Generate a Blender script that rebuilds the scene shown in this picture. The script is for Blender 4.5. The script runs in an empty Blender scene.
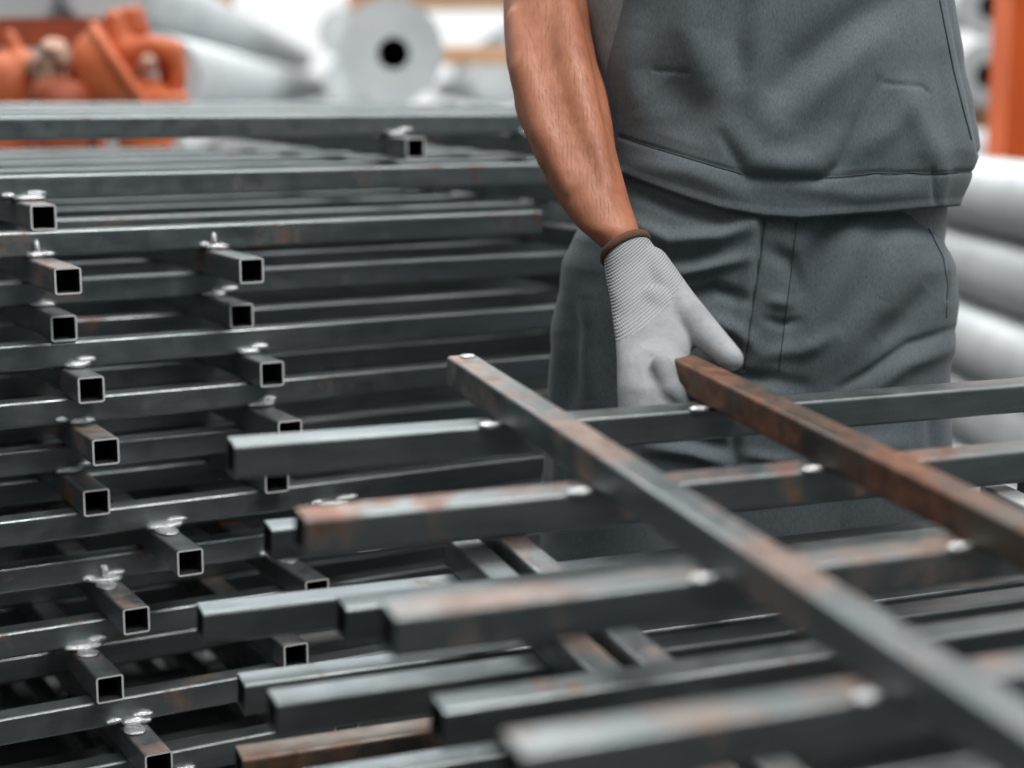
import bpy, bmesh, math, random
import numpy as np
from mathutils import Vector, Matrix, Euler, noise
random.seed(7)
sc = bpy.context.scene
COL = sc.collection
# ---------------------------------------------------------------- camera numbers
F = 1640.0; PITCH = math.atan(289 / F); CP, SP = math.cos(PITCH), math.sin(PITCH); EYE = 1.2
def ray(px, py):
    dx = (px - 512) / F; dy = (384 - py) / F
    return Vector((dx, CP + dy * SP, -SP + dy * CP))
def at_depth(px, py, d):
    r = ray(px, py) * d; return Vector((r.x, r.y, r.z + EYE))
def at_y(px, py, Y):
    r = ray(px, py); r = r * (Y / r.y); return Vector((r.x, r.y, r.z + EYE))
def proj(x, y, z):
    z = z - EYE; d = y * CP - z * SP
    return 512 + F * x / d, 384 - F * (y * SP + z * CP) / d

# ---------------------------------------------------------------- object helpers
def link(o, parent=None):
    COL.objects.link(o)
    if parent is not None: o.parent = parent
    return o
def tag(o, label, cat, group=None):
    o['label'] = label; o['category'] = cat
    if group: o['group'] = group
    return o
def empty(name, M, label, cat, group=None):
    o = bpy.data.objects.new(name, None); o.empty_display_size = .05
    COL.objects.link(o); o.matrix_world = M
    return tag(o, label, cat, group)
def obj(name, me, mats, parent=None, loc=None, rot=None, smooth=False):
    o = bpy.data.objects.new(name, me)
    if not me.materials:
        for m in (mats if isinstance(mats, (list, tuple)) else [mats]): me.materials.append(m)
    if smooth:
        for p in me.polygons: p.use_smooth = True
    link(o, parent)
    if loc is not None: o.location = loc
    if rot is not None: o.rotation_euler = rot
    return o
def mesh(name, v, f, mi=None):
    me = bpy.data.meshes.new(name); me.from_pydata([tuple(p) for p in v], [], f); me.update()
    if mi is not None:
        for p, i in zip(me.polygons, mi): p.material_index = i
    return me
def bm_mesh(bm, name):
    me = bpy.data.meshes.new(name); bmesh.ops.recalc_face_normals(bm, faces=bm.faces); bm.to_mesh(me); bm.free(); return me
def bake(o):
    dg = bpy.context.evaluated_depsgraph_get()
    me = bpy.data.meshes.new_from_object(o.evaluated_get(dg)); old = o.data
    o.modifiers.clear(); o.data = me
    for p in me.polygons: p.use_smooth = True
    return o
def remeshed(o, voxel, smooth=4, fac=.5, dec=None):
    m = o.modifiers.new('r', 'REMESH'); m.mode = 'VOXEL'; m.voxel_size = voxel; m.use_smooth_shade = True
    s = o.modifiers.new('s', 'SMOOTH'); s.factor = fac; s.iterations = smooth
    return bake(o)

# ---------------------------------------------------------------- materials
def new_mat(name):
    m = bpy.data.materials.new(name); m.use_nodes = True; n = m.node_tree.nodes; l = m.node_tree.links
    return m, n, l, n['Principled BSDF']
def nd(n, t, **k):
    x = n.new(t)
    for a, b in k.items(): setattr(x, a, b)
    return x
def coords(n, l, scale=(1, 1, 1), rnd=True):
    tc = nd(n, 'ShaderNodeTexCoord'); mp = nd(n, 'ShaderNodeMapping'); mp.inputs['Scale'].default_value = scale
    l.new(tc.outputs['Object'], mp.inputs['Vector'])
    if not rnd: return mp.outputs[0]
    oi = nd(n, 'ShaderNodeObjectInfo'); mul = nd(n, 'ShaderNodeMath', operation='MULTIPLY'); mul.inputs[1].default_value = 57.
    l.new(oi.outputs['Random'], mul.inputs[0]); ad = nd(n, 'ShaderNodeVectorMath', operation='ADD')
    l.new(mp.outputs[0], ad.inputs[0]); l.new(mul.outputs[0], ad.inputs[1]); return ad.outputs[0]
def noise_tex(n, l, vec, scale, detail=4, rough=.6):
    t = nd(n, 'ShaderNodeTexNoise'); t.inputs['Scale'].default_value = scale; t.inputs['Detail'].default_value = detail
    t.inputs['Roughness'].default_value = rough; l.new(vec, t.inputs['Vector']); return t.outputs['Fac']
def ramp(n, l, fac, stops):
    r = nd(n, 'ShaderNodeValToRGB'); e = r.color_ramp.elements
    while len(e) < len(stops): e.new(.5)
    for el, (p, c) in zip(e, stops):
        el.position = p; el.color = (*c, 1) if len(c) == 3 else c
    l.new(fac, r.inputs[0]); return r.outputs[0]
def mixc(n, l, fac, a, b):
    m = nd(n, 'ShaderNodeMix', data_type='RGBA')
    if isinstance(fac, float): m.inputs[0].default_value = fac
    else: l.new(fac, m.inputs[0])
    for s, v in ((6, a), (7, b)):
        if isinstance(v, tuple): m.inputs[s].default_value = (*v, 1)
        else: l.new(v, m.inputs[s])
    return m.outputs[2]
def bump(n, l, h, strength, dist, bsdf):
    b = nd(n, 'ShaderNodeBump'); b.inputs['Strength'].default_value = strength; b.inputs['Distance'].default_value = dist
    l.new(h, b.inputs['Height']); l.new(b.outputs[0], bsdf.inputs['Normal'])
def steel(name, rust=.5, base=((.140, .168, .176), (.255, .278, .283)), rough=.36, top=0., metal=.88, rustc=((.09, .042, .026), (.25, .12, .075))):
    m, n, l, b = new_mat(name)
    v = coords(n, l, (1, 1, 1)); vs = coords(n, l, (.25, 1.5, 1.5))
    base_c = ramp(n, l, noise_tex(n, l, vs, 26, 5), [(.3, base[0]), (.7, base[1])])
    rn = noise_tex(n, l, v, 9, 8, .72)
    if top:   # dust and bloom settle on the upward faces
        ge = nd(n, 'ShaderNodeNewGeometry'); sx = nd(n, 'ShaderNodeSeparateXYZ'); l.new(ge.outputs['Normal'], sx.inputs[0])
        mr = nd(n, 'ShaderNodeMapRange'); mr.inputs[1].default_value = .5; mr.inputs[2].default_value = .9; mr.inputs[4].default_value = top; l.new(sx.outputs['Z'], mr.inputs[0])
        ad = nd(n, 'ShaderNodeMath', operation='ADD'); l.new(rn, ad.inputs[0]); l.new(mr.outputs[0], ad.inputs[1]); rn = ad.outputs[0]
    mask = ramp(n, l, rn, [(.62 - rust * .22, (0, 0, 0)), (.70 - rust * .18, (1, 1, 1))])
    rc = ramp(n, l, noise_tex(n, l, v, 60, 3), [(.3, rustc[0]), (.7, rustc[1])])
    l.new(mixc(n, l, mask, base_c, rc), b.inputs['Base Color'])
    l.new(ramp(n, l, mask, [(0, (metal,) * 3), (1, (.35,) * 3)]), b.inputs['Metallic'])
    rr = ramp(n, l, noise_tex(n, l, v, 40, 4), [(.3, (rough - .07,) * 3), (.7, (rough + .12,) * 3)])
    l.new(mixc(n, l, mask, rr, (.58, .58, .58)), b.inputs['Roughness'])
    bump(n, l, noise_tex(n, l, v, 220, 4), .12, .002, b)
    return m
M_STEEL = steel('mill_steel', .02)
M_STEEL2 = steel('mill_steel_spotted', .25)
M_RUST = steel('rusty_steel', .85, rough=.45, base=((.09, .08, .07), (.19, .17, .15)))
M_RUSTTOP = steel('rust_bloom_steel', .38, rough=.40, rustc=((.15, .105, .09), (.29, .225, .195)), top=.075)
M_RUSTBAND = steel('rust_banded_steel', .48, rough=.40, rustc=((.13, .055, .033), (.29, .145, .095)), top=.04)
M_MILL = [M_STEEL, M_STEEL, M_STEEL2, M_STEEL, M_STEEL2]
def plain(name, c, rough=.5, metal=0., c2=None, scale=30, bumps=0., emit=None):
    m, n, l, b = new_mat(name)
    v = coords(n, l)
    if c2: l.new(ramp(n, l, noise_tex(n, l, v, scale, 5), [(.3, c), (.7, c2)]), b.inputs['Base Color'])
    else: b.inputs['Base Color'].default_value = (*c, 1)
    b.inputs['Roughness'].default_value = rough; b.inputs['Metallic'].default_value = metal
    if bumps: bump(n, l, noise_tex(n, l, v, scale * 4, 4), bumps, .003, b)
    return m
M_CUT = plain('sawn_steel', (.62, .64, .65), .45, .35, (.78, .79, .80), 200)
M_CUTDULL = plain('sawn_steel_dull', (.10, .115, .12), .5, .6, (.16, .17, .175), 120)
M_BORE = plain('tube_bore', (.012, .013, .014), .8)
M_WELD = plain('weld_metal', (.50, .53, .55), .26, .9, (.75, .77, .78), 160, .5)
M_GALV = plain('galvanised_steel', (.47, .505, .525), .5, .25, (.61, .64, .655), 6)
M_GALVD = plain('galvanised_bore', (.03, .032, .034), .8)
M_ORANGE = plain('orange_paint', (.56, .135, .042), .6, 0, (.44, .095, .03), 18, .15)
M_ORANGED = plain('worn_orange_paint', (.42, .09, .03), .65, 0, (.24, .06, .03), 14, .2)
M_ORANGEU = plain('orange_upright_paint', (.74, .125, .014), .55, 0, (.62, .10, .012), 3)
M_BOLT = plain('rusty_bolt', (.30, .15, .10), .6, .4, (.40, .27, .2), 30, .3)
M_TIMBER = plain('timber', (.60, .36, .22), .8, 0, (.45, .25, .14), 8, .2)
M_FLOOR = plain('concrete', (.09, .09, .088), .85, 0, (.14, .14, .135), 2, .2)
M_TRESTLE = plain('trestle_steel', (.06, .065, .07), .6, .5)
M_BROWNHEM = plain('brown_hem', (.085, .04, .022), .85, 0, (.13, .065, .035), 300, .5)
M_BOOT = plain('boot_leather', (.03, .025, .02), .6)
M_SOLE = plain('boot_sole', (.02, .02, .02), .8)
M_HAIR = plain('hair', (.03, .02, .012), .6)
M_EYE = plain('eye_white', (.7, .7, .68), .2)
def fabric(name, c1, c2, weave=900, stain=True):
    m, n, l, b = new_mat(name)
    v = coords(n, l, rnd=False)
    wx = nd(n, 'ShaderNodeTexNoise'); wx.inputs['Scale'].default_value = weave; wx.inputs['Detail'].default_value = 2; l.new(coords(n, l, (1, .5, .25), False), wx.inputs['Vector'])
    c = ramp(n, l, wx.outputs['Fac'], [(.3, c1), (.7, c2)])
    if stain:
        st = ramp(n, l, noise_tex(n, l, v, 9, 6, .65), [(.34, (.72, .74, .76)), (.55, (1, 1, 1))])
        mm = nd(n, 'ShaderNodeMix', data_type='RGBA', blend_type='MULTIPLY'); mm.inputs[0].default_value = .55
        l.new(c, mm.inputs[6]); l.new(st, mm.inputs[7]); c = mm.outputs[2]
    l.new(c, b.inputs['Base Color']); b.inputs['Roughness'].default_value = .82
    b.inputs['Sheen Weight'].default_value = .08; b.inputs['Sheen Roughness'].default_value = .5
    b.inputs['Specular IOR Level'].default_value = .25
    bump(n, l, wx.outputs['Fac'], .25, .001, b)
    return m
M_OVER = fabric('overall_cloth', (.077, .097, .111), (.120, .144, .161))
M_SHIRT = fabric('tshirt_cloth', (.17, .185, .195), (.24, .255, .265), 500, False)
M_STITCH = plain('stitch_thread', (.045, .055, .06), .9)
def skin_mat():
    m, n, l, b = new_mat('skin')
    v = coords(n, l, rnd=False)
    c = ramp(n, l, noise_tex(n, l, v, 22, 6, .6), [(.3, (.30, .103, .055)), (.7, (.44, .178, .10))])
    l.new(c, b.inputs['Base Color']); b.inputs['Roughness'].default_value = .55
    b.inputs['Subsurface Weight'].default_value = .12; b.inputs['Subsurface Radius'].default_value = (.012, .005, .003)
    b.inputs['Subsurface Scale'].default_value = 1.
    bump(n, l, noise_tex(n, l, coords(n, l, (1, 1, .4), False), 420, 3), .35, .001, b)
    return m
M_SKIN = skin_mat()
M_ARMHAIR = plain('arm_hair', (.20, .10, .055), .6)
def glove_mat(ribs):
    m, n, l, b = new_mat('glove_ribbed_knit' if ribs else 'glove_coated_knit')
    if ribs:
        tc = nd(n, 'ShaderNodeTexCoord'); mp = nd(n, 'ShaderNodeMapping'); mp.inputs['Rotation'].default_value = (0, RIBROT, 0)
        l.new(tc.outputs['Object'], mp.inputs[0]); w = nd(n, 'ShaderNodeTexWave', bands_direction='Z'); w.inputs['Scale'].default_value = 120; w.inputs['Distortion'].default_value = .6; w.inputs['Detail'].default_value = 1
        l.new(mp.outputs[0], w.inputs['Vector']); h = w.outputs['Fac']
        w2 = nd(n, 'ShaderNodeTexWave', bands_direction='X'); w2.inputs['Scale'].default_value = 130; l.new(mp.outputs[0], w2.inputs['Vector'])
        mx = nd(n, 'ShaderNodeMath', operation='MULTIPLY_ADD'); mx.inputs[1].default_value = .4; l.new(w2.outputs['Fac'], mx.inputs[0]); l.new(h, mx.inputs[2]); h = mx.outputs[0]
        c = ramp(n, l, h, [(.2, (.22, .24, .262)), (.9, (.35, .37, .395))])
        l.new(c, b.inputs['Base Color']); bump(n, l, h, .7, .0012, b)
    else:
        v = coords(n, l, rnd=False)
        c = ramp(n, l, noise_tex(n, l, v, 30, 6), [(.35, (.23, .248, .268)), (.65, (.315, .335, .355))])
        l.new(c, b.inputs['Base Color']); hh = nd(n, 'ShaderNodeMath', operation='MULTIPLY_ADD'); hh.inputs[1].default_value = 3.2
        l.new(noise_tex(n, l, coords(n, l, (1.6, 1, .7), False), 55, 3), hh.inputs[0]); l.new(noise_tex(n, l, v, 700, 2), hh.inputs[2]); bump(n, l, hh.outputs[0], .45, .0011, b)
    b.inputs['Roughness'].default_value = .75
    return m
RIBROT = math.radians(36)
M_RIB = glove_mat(True); M_COAT = glove_mat(False)

# ---------------------------------------------------------------- steel frames
S = .03
def tube_mesh(L, s=S, r=.0034, wall=.0021, ncut=1):
    def prof(inset, rad, seg=4):
        pts = []
        for cx, cz, a0 in ((s - inset - rad, s - inset - rad, 0), (inset + rad, s - inset - rad, 90), (inset + rad, inset + rad, 180), (s - inset - rad, inset + rad, 270)):
            for i in range(seg + 1):
                a = math.radians(a0 + 90 * i / seg); pts.append((cx + rad * math.cos(a), cz + rad * math.sin(a)))
        return pts
    o, i = prof(0, r), prof(wall, .0016); n = len(o)
    v = [(0, a, b) for a, b in o] + [(L, a, b) for a, b in o] + [(0, a, b) for a, b in i] + [(L, a, b) for a, b in i]
    f, mi = [], []
    for k in range(n):
        k2 = (k + 1) % n
        f.append((k, k2, n + k2, n + k)); mi.append(0)
        f.append((2 * n + k, 3 * n + k, 3 * n + k2, 2 * n + k2)); mi.append(2)
        f.append((k, 2 * n + k, 2 * n + k2, k2)); mi.append(1)
        f.append((n + k, n + k2, 3 * n + k2, 3 * n + k)); mi.append(1)
    return mesh('square_tube', v, f, mi)
def weld_mesh(rx, ry, rz, seed, lumps=3):
    rnd = random.Random(seed); bm = bmesh.new()
    for k in range(lumps):
        c = Vector((rnd.uniform(-.6, .6) * rx, rnd.uniform(-.4, .4) * ry, rnd.uniform(-.2, .3) * rz)) if k else Vector((0, 0, 0))
        q = rnd.uniform(.55, .8) if k else 1.
        g = bmesh.ops.create_uvsphere(bm, u_segments=12, v_segments=8, radius=1)
        for vv in g['verts']:
            n_ = 1 + .22 * noise.noise(vv.co * 2.2 + Vector((seed, k, 0)))
            vv.co = c + Vector((vv.co.x * rx * q * n_, vv.co.y * ry * q * n_, vv.co.z * rz * q * n_))
    return bm_mesh(bm, 'weld_bead')
def smoothall(me):
    for p in me.polygons: p.use_smooth = True
    return me
seedc = [0]
def frame(name, label, cat, M, rails, bars, group=None, cutr=None):
    """rails: (x0,x1,yfront,ztop,mat)  bars: (x,y0,y1,ztop,mat,[welds (dx,y,z,rx,ry,rz)],cut)"""
    t = empty(name, M, label, cat, group)
    for (x0, x1, y, zt, mt, welds) in rails:
        rl = obj('rail', tube_mesh(x1 - x0), [mt, cutr or M_CUTDULL, M_BORE], t, (x0, y, zt - S))
        for (wx, wy, wz, rx, ry, rz) in welds:
            seedc[0] += 1; obj('weld_bead', smoothall(weld_mesh(rx, ry, rz, seedc[0])), M_WELD, rl, (wx - x0, wy - y, wz - zt + S))
    for (x, y0, y1, zt, mt, welds, cut) in bars:
        cb = obj('crossbar', tube_mesh(y1 - y0), [mt, cut, M_BORE], t, (x + S, y0, zt - S), (0, 0, math.pi / 2))
        for (wx, wy, wz, rx, ry, rz) in welds:
            seedc[0] += 1
            w = obj('weld_bead', smoothall(weld_mesh(rx, ry, rz, seedc[0])), M_WELD, cb, (wy - y0, -(wx - x - S), wz - zt + S), (0, 0, -math.pi / 2))
    return t
RS = .1907
# tall stack at the left: frames stacked one on the other
AL = math.radians(29.13)
ML = Matrix.Rotation(AL, 4, 'Z')
#      ztop     Vfront Vend  U of first crossbar  material  right end
LEFT = [(-.0282, 2.200, 2.13, .250, M_STEEL, 1.50),
        (-.0955, 2.025, 1.944, .457, M_STEEL2, 1.42),
        (-.1570, 1.943, 1.815, .450, M_STEEL2, 1.13),
        (-.2185, 1.973, 1.880, .459, M_STEEL2, 1.40),
        (-.2800, 1.882, 1.810, .469, M_STEEL, 1.34),
        (-.3415, 1.857, 1.760, .469, M_STEEL, 1.34),
        (-.4030, 1.885, 1.782, .462, M_STEEL2, 1.33),
        (-.4645, 1.810, 1.706, .543, M_STEEL, 1.08),
        (-.5260, 1.836, 1.720, .484, M_STEEL, 1.08),
        (-.5875, 1.793, 1.688, .443, M_STEEL2, 1.06),
        (-.6490, 1.697, 1.601, .468, M_STEEL2, .96),
        (-.7105, 1.670, 1.560, .500, M_STEEL, .95),
        (-.7720, 1.660, 1.560, .480, M_STEEL, .95),
        (-.8335, 1.675, 1.570, .470, M_STEEL2, .95),
        (-.8950, 1.655, 1.550, .490, M_STEEL, .95)]
ORD = ['topmost', 'second', 'third', 'fourth', 'fifth', 'sixth', 'seventh', 'eighth', 'ninth', 'tenth', 'eleventh', 'twelfth', 'thirteenth', 'fourteenth', 'fifteenth']
for k, (zt, vf, ve, u1, mt, ur) in enumerate(LEFT):
    rr = random.Random(k + 3)
    T = Matrix.Translation(ML @ Vector((0, vf, 0)) + Vector((0, 0, EYE + zt))) @ ML
    if k == 0: T = T @ Matrix.Rotation(math.radians(.85), 4, 'X')
    rails = []
    for i in range(6):
        j = 0 if i == 0 else rr.uniform(-.02, .02)
        r1 = ur if i == 0 else ur + rr.uniform(.0, .06) + (.15 if k == 2 else 0) + (.24 if k >= 7 else 0)
        rails.append((.02 + rr.uniform(-.02, .02), r1, i * RS + j * .3, 0 if i == 0 else -.0008 * (i % 2), mt if i == 0 else rr.choice(M_MILL), []))
    us = [u1 + .787] + ([u1, u1 + .215] if k != 1 else [u1])
    if k == 0: us = [1.03, 1.25]
    if k >= 6: us = [u1, u1 + .215]
    bars = []
    for u in sorted(us + ([u1 - .215] if k not in (0, 7) else [])):
        e = ve - vf + rr.uniform(-.004, .004) * (u != u1)
        if k == 0: e = ve - vf
        ws = []
        big = 1.35 if k in (1, 7, 8, 9) else 1.
        xx = u - S / 2
        ws.append((u + rr.uniform(-.004, .004), -.004, -S + .003, .015 * big, .009 * big, .005))
        if rr.random() < .6: ws.append((u + rr.uniform(.008, .018), -.003, -S + .008, .012, .005, .004))
        if rr.random() < .5: ws.append((u + rr.uniform(-.024, -.014), -.002, -S + .006, .008, .004, .004))
        if k in (2, 8): ws.append((u - .004, -.004, -S + .012, .004, .004, .009))
        if k in (7, 8, 9, 10): ws.append((u - .002 + rr.uniform(-.004, .004), -.022, -S + .001, .012, .018, .0022))
        bars.append((xx, e, 5 * RS + .09, -S - .0005, M_RUSTTOP if rr.random() < .3 else M_STEEL2, ws, M_CUT))
    if k == 1:
        bars[0][5].append((bars[0][0] + .012, -.005, -S + .018, .010, .004, .015))
    frame('welded_frame', f'dark steel grid frame, {ORD[k]} from the top of the tall left stack' if k else
          'dark steel grid frame lying topmost on the tall left stack', 'steel frame', T, rails, bars, 'frames in the tall stack')

# the nearer pile: lifted frame and those below it
MR = Euler((0, 0, 0)).to_matrix()
A_Y, A_P, A_R = .3992, .0886, .0059
RM = Matrix.Rotation(A_Y, 4, 'Z') @ Matrix.Rotation(A_P, 4, 'X') @ Matrix.Rotation(A_R, 4, 'Y')
TR = Matrix.Translation(Vector((-.0102, 1.4115, EYE - .2857))) @ RM
X2 = .21006
rails = []
rl = [(-.2362, M_STEEL), (-.2307, M_RUSTBAND), (-.2268, M_RUSTTOP), (-.2229, M_RUSTTOP), (-.22, M_STEEL)]
for i, (x0, mt) in enumerate(rl):
    y = -i * RS
    ws = [(-.010, y + .002, .0005, .011, .006, .0035), (X2 - .010, y + .002, .0005, .011, .005, .0035)]
    if i in (1,): ws.append((S + .012, y + .002, .0005, .011, .005, .0035))
    rails.append((x0, .95, y, 0, mt, ws))
bars = [(0, -.86, .1354, S + .0004, M_RUSTTOP, [(.018, .128, S + .001, .008, .006, .0022)], M_CUT),
        (X2, -.86, .128, S + .0004, M_RUST, [], M_CUT)
        ]
frame('welded_frame', 'raised steel grid frame whose crossbar end the gloved hand grips', 'steel frame', TR, rails, bars, 'frames in the near pile')
def pile(label, y0, zt, lefts, n, mats, bars, x1=.95):
    rails = [(lefts[min(i, len(lefts) - 1)], x1 + .02 * (i % 3), y0 - i * RS, zt, mats[i % len(mats)], []) for i in range(n)]
    T = TR @ Matrix.Translation(Vector((0, 0, 0)))
    frame('welded_frame', label, 'steel frame', T, rails, bars, 'frames in the near pile')
Z0, Z1, Z2, Z3 = -.096, -.164, -.2265, -.289
pile('steel grid frame lying directly beneath the raised frame in the near pile', .052, Z0, [-.191, -.1816, -.1718], 5, [M_STEEL, M_STEEL, M_STEEL2],
     [(.0245, -.80, .11, Z0 - S, M_RUSTTOP, [], M_CUT), (.66, -.80, .09, Z0 - S, M_STEEL2, [], M_CUT)])
pile('steel grid frame third from the top of the near pile', .0445, Z1, [-.2535, -.239, -.235], 5, [M_STEEL, M_STEEL, M_STEEL2],
     [(-.0125, -.80, .092, Z1 + S, M_RUSTTOP, [(.0, .088, Z1 + S, .004, .004, .002)], M_CUT), (.247, -.80, .08, Z1 + S, M_STEEL2, [(.24, .0445 - RS + .002, Z1, .011, .005, .0035)], M_CUT),
      (.601, -.80, .08, Z1 + S, M_GALV, [], M_CUT)])  # last crossbar uses the pale pole material: bright light on it put into its colour
pile('steel grid frame fourth from the top of the near pile', .024, Z2, [-.222, -.216], 4, [M_STEEL2, M_STEEL],
     [(.06, -.66, .09, Z2 + S, M_RUST, [], M_CUT), (.36, -.66, .09, Z2 + S, M_STEEL, [], M_CUT)])
pile('lowest steel grid frame of the near pile, with a brown rusty rail', .008, Z3, [-.228, -.22], 4, [M_RUST, M_RUSTTOP],
     [(.10, -.66, .09, Z3 + S, M_RUST, [], M_CUT), (.40, -.66, .09, Z3 + S, M_STEEL, [], M_CUT)])

# trestles that carry both piles (dark, mostly hidden)
def box(bm, lo, hi, bev=0.):
    g = bmesh.ops.create_cube(bm, size=1); lo, hi = Vector(lo), Vector(hi)
    for v in g['verts']:
        v.co = Vector([(lo[i] + hi[i]) / 2 + v.co[i] * (hi[i] - lo[i]) for i in range(3)])
    if bev:
        es = list({e for v in g['verts'] for e in v.link_edges})
        bmesh.ops.bevel(bm, geom=es, offset=bev, segments=2, affect='EDGES', profile=.7)
def box_mesh(lo, hi, bev=.004):
    bm = bmesh.new(); box(bm, lo, hi, bev); return bm_mesh(bm, 'box')
def trestle(M, L, H, label):
    t = empty('steel_trestle', M, label, 'trestle', 'trestles under the piles')
    obj('top_bar', box_mesh((0, -.04, H - .08), (L, .04, H)), M_TRESTLE, t)
    for x in (.06, L - .12):
        for s in (-1, 1):
            o = obj('leg', box_mesh((-.025, -.025, 0), (.025, .025, (H - .07) / math.cos(.2))), M_TRESTLE, t, (x, s * (.03 + .2 * (H - .08)), 0.005), (s * .2, 0, 0))
for v, s in ((1.78, 'front'), (2.45, 'rear')):
    trestle(Matrix.Translation(ML @ Vector((.02, v, 0))) @ ML, (.85 if s == 'front' else 1.1), EYE - .8950 - .0612, f'dark steel trestle under the {s} of the tall stack')
for k, (y, s) in enumerate(((-.1, 'far'), (-.45, 'near'))):
    P = TR @ Vector((-.15, y, Z3 - S)); yaw = Matrix.Rotation(A_Y, 4, 'Z')
    trestle(Matrix.Translation(Vector((P.x, P.y, 0))) @ yaw, 1.0, P.z - .004, f'dark steel trestle under the {s} side of the near pile')

# ---------------------------------------------------------------- the man
YC = 1.88
def zs(py): return at_y(512, py, YC).z
def xs(px, py): return at_y(px, py, YC).x
def interp(rows, z):            # rows sorted by falling z : (z, l, r)
    if z >= rows[0][0]: return rows[0][1:]
    if z <= rows[-1][0]: return rows[-1][1:]
    for i in range(len(rows) - 1):
        if rows[i][0] >= z >= rows[i + 1][0]:
            a, b = rows[i], rows[i + 1]; t = (a[0] - z) / (a[0] - b[0]); t = t * t * (3 - 2 * t) * .35 + t * .65
            return tuple(a[j] + (b[j] - a[j]) * t for j in range(1, len(a)))
def mkrows(L): return [(zs(py), xs(l, py), xs(r, py), b) for py, l, r, b in L]
R_BIB = mkrows([(-200, 640, 913, .125), (-120, 632, 927, .13), (-60, 622, 937, .13), (0, 612, 945, .132), (60, 603, 955, .135), (110, 600, 964, .138), (147, 598, 970, .139), (175, 597, 961, .139), (204, 592, 949, .138), (240, 585, 935, .136)])
R_TRO = mkrows([(140, 602, 900, .131), (190, 598, 910, .135), (204, 594, 914, .135), (215, 590, 922, .1345), (238, 575, 940, .134), (264, 563, 953, .133), (300, 558, 956, .132), (332, 556, 953, .131), (364, 553, 948, .13), (400, 548, 947, .129), (450, 543, 948, .127), (500, 540, 950, .125), (540, 540, 950, .123)])
R_SHI = mkrows([(-330, 672, 860, .075), (-300, 640, 900, .10), (-250, 612, 932, .118), (-200, 608, 934, .122), (-120, 600, 942, .108), (0, 581, 950, .088), (50, 588, 950, .090), (100, 598, 950, .104), (204, 602, 943, .112), (232, 602, 942, .112), (300, 604, 934, .112)])
def surf(rows, ph, z, n=2.35):
    l, r, b = interp(rows, z); c, s = math.cos(ph), math.sin(ph); e = 2 / n
    x = (l + r) / 2 - (r - l) / 2 * math.copysign(abs(c) ** e, c)
    y = YC - b * math.copysign(abs(s) ** e, s)
    return Vector((x, y, z))
def nrm(rows, ph, z):
    e = .004
    a = surf(rows, ph + e, z) - surf(rows, ph - e, z); b = surf(rows, ph, z + e) - surf(rows, ph, z - e)
    n = a.cross(b)
    if n.length < 1e-12: return Vector((0, -1, 0))
    n.normalize(); c = Vector(((rows[0][1] + rows[0][2]) / 2, YC, z))
    if n.dot(surf(rows, ph, z) - c) < 0: n = -n
    return n
def segdist(p, a, b):
    ax, ay = a; bx, by = b; dx, dy = bx - ax, by - ay; L = dx * dx + dy * dy
    t = max(0, min(1, ((p[0] - ax) * dx + (p[1] - ay) * dy) / L)) if L else 0
    qx, qy = ax + dx * t, ay + dy * t; d = math.hypot(p[0] - qx, p[1] - qy)
    side = (p[0] - ax) * dy - (p[1] - ay) * dx
    return d, (1 if side > 0 else -1), t
def folds(px, py, F_):
    h = 0.
    for pts, w, amp in F_:
        best = None
        x0 = min(p[0] for p in pts) - 3 * w; x1 = max(p[0] for p in pts) + 3 * w; y0 = min(p[1] for p in pts) - 3 * w; y1 = max(p[1] for p in pts) + 3 * w
        if not (x0 < px < x1 and y0 < py < y1): continue
        n = len(pts) - 1
        for i in range(n):
            d, s, t = segdist((px, py), pts[i], pts[i + 1])
            if best is None or d < best[0]: best = (d, (i + t) / n)
        fade = math.sin(math.pi * min(1, max(0, best[1] * .86 + .07))) ** .6 if w > 4 else 1
        h += amp * (1.55 if w > 6 else 1.) * math.exp(-(best[0] / w) ** 2) * fade
    return h
MM = .001
FB = [
    ([(944, -20), (946, 5), (953, 40), (962, 85), (970, 130), (974, 152)], 2.2, -3.0 * MM), ([(952, -20), (954, 5), (961, 40), (970, 85), (977, 130)], 4, 1.5 * MM),
    # bib: folds and seams (polyline in picture units, width, height in m)
    ([(622, 137), (640, 143), (690, 159), (745, 174), (822, 178), (876, 173), (935, 173), (968, 170)], 1.9, -2.2 * MM),
    ([(722, 135), (742, 168), (748, 177), (820, 180), (838, 165), (858, 120), (876, 82)], 6, -4.5 * MM),
    ([(735, 130), (755, 160), (785, 166), (815, 162), (832, 140)], 15, 5 * MM),
    ([(905, -10), (850, 25), (800, 65), (770, 100)], 20, -7 * MM), ([(870, 40), (820, 85), (790, 120)], 18, 5 * MM),
    ([(745, -30), (735, 40), (742, 80)], 14, -5 * MM), ([(785, -20), (765, 30), (755, 90), (770, 130)], 18, 5 * MM),
    ([(700, -30), (690, 30), (705, 80)], 16, 4 * MM), ([(665, 80), (690, 110), (680, 140)], 24, -7 * MM), ([(640, 30), (632, 70), (640, 110)], 14, 4 * MM),
    ([(640, 165), (690, 172), (740, 192)], 10, 3 * MM), ([(655, 70), (690, 72)], 2.2, -1.8 * MM), ([(884, 84), (905, 86), (920, 87), (926, 92)], 2.2, -2 * MM),
    ([(685, 75), (688, 120), (690, 158)], 2, -.3 * MM), ([(880, 86), (880, 130), (877, 172)], 2, -.3 * MM),
    ([(905, 90), (920, 130), (935, 165)], 12, 4 * MM), ([(940, 60), (945, 110), (950, 150)], 9, -3 * MM), ([(930, 170), (933, 203)], 3, -2 * MM), ([(944, 172), (938, 203)], 4, 2 * MM),
    ([(860, 150), (890, 130), (910, 100)], 12, 3 * MM), ([(800, 185), (860, 195), (920, 190)], 9, 2 * MM)]
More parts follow.
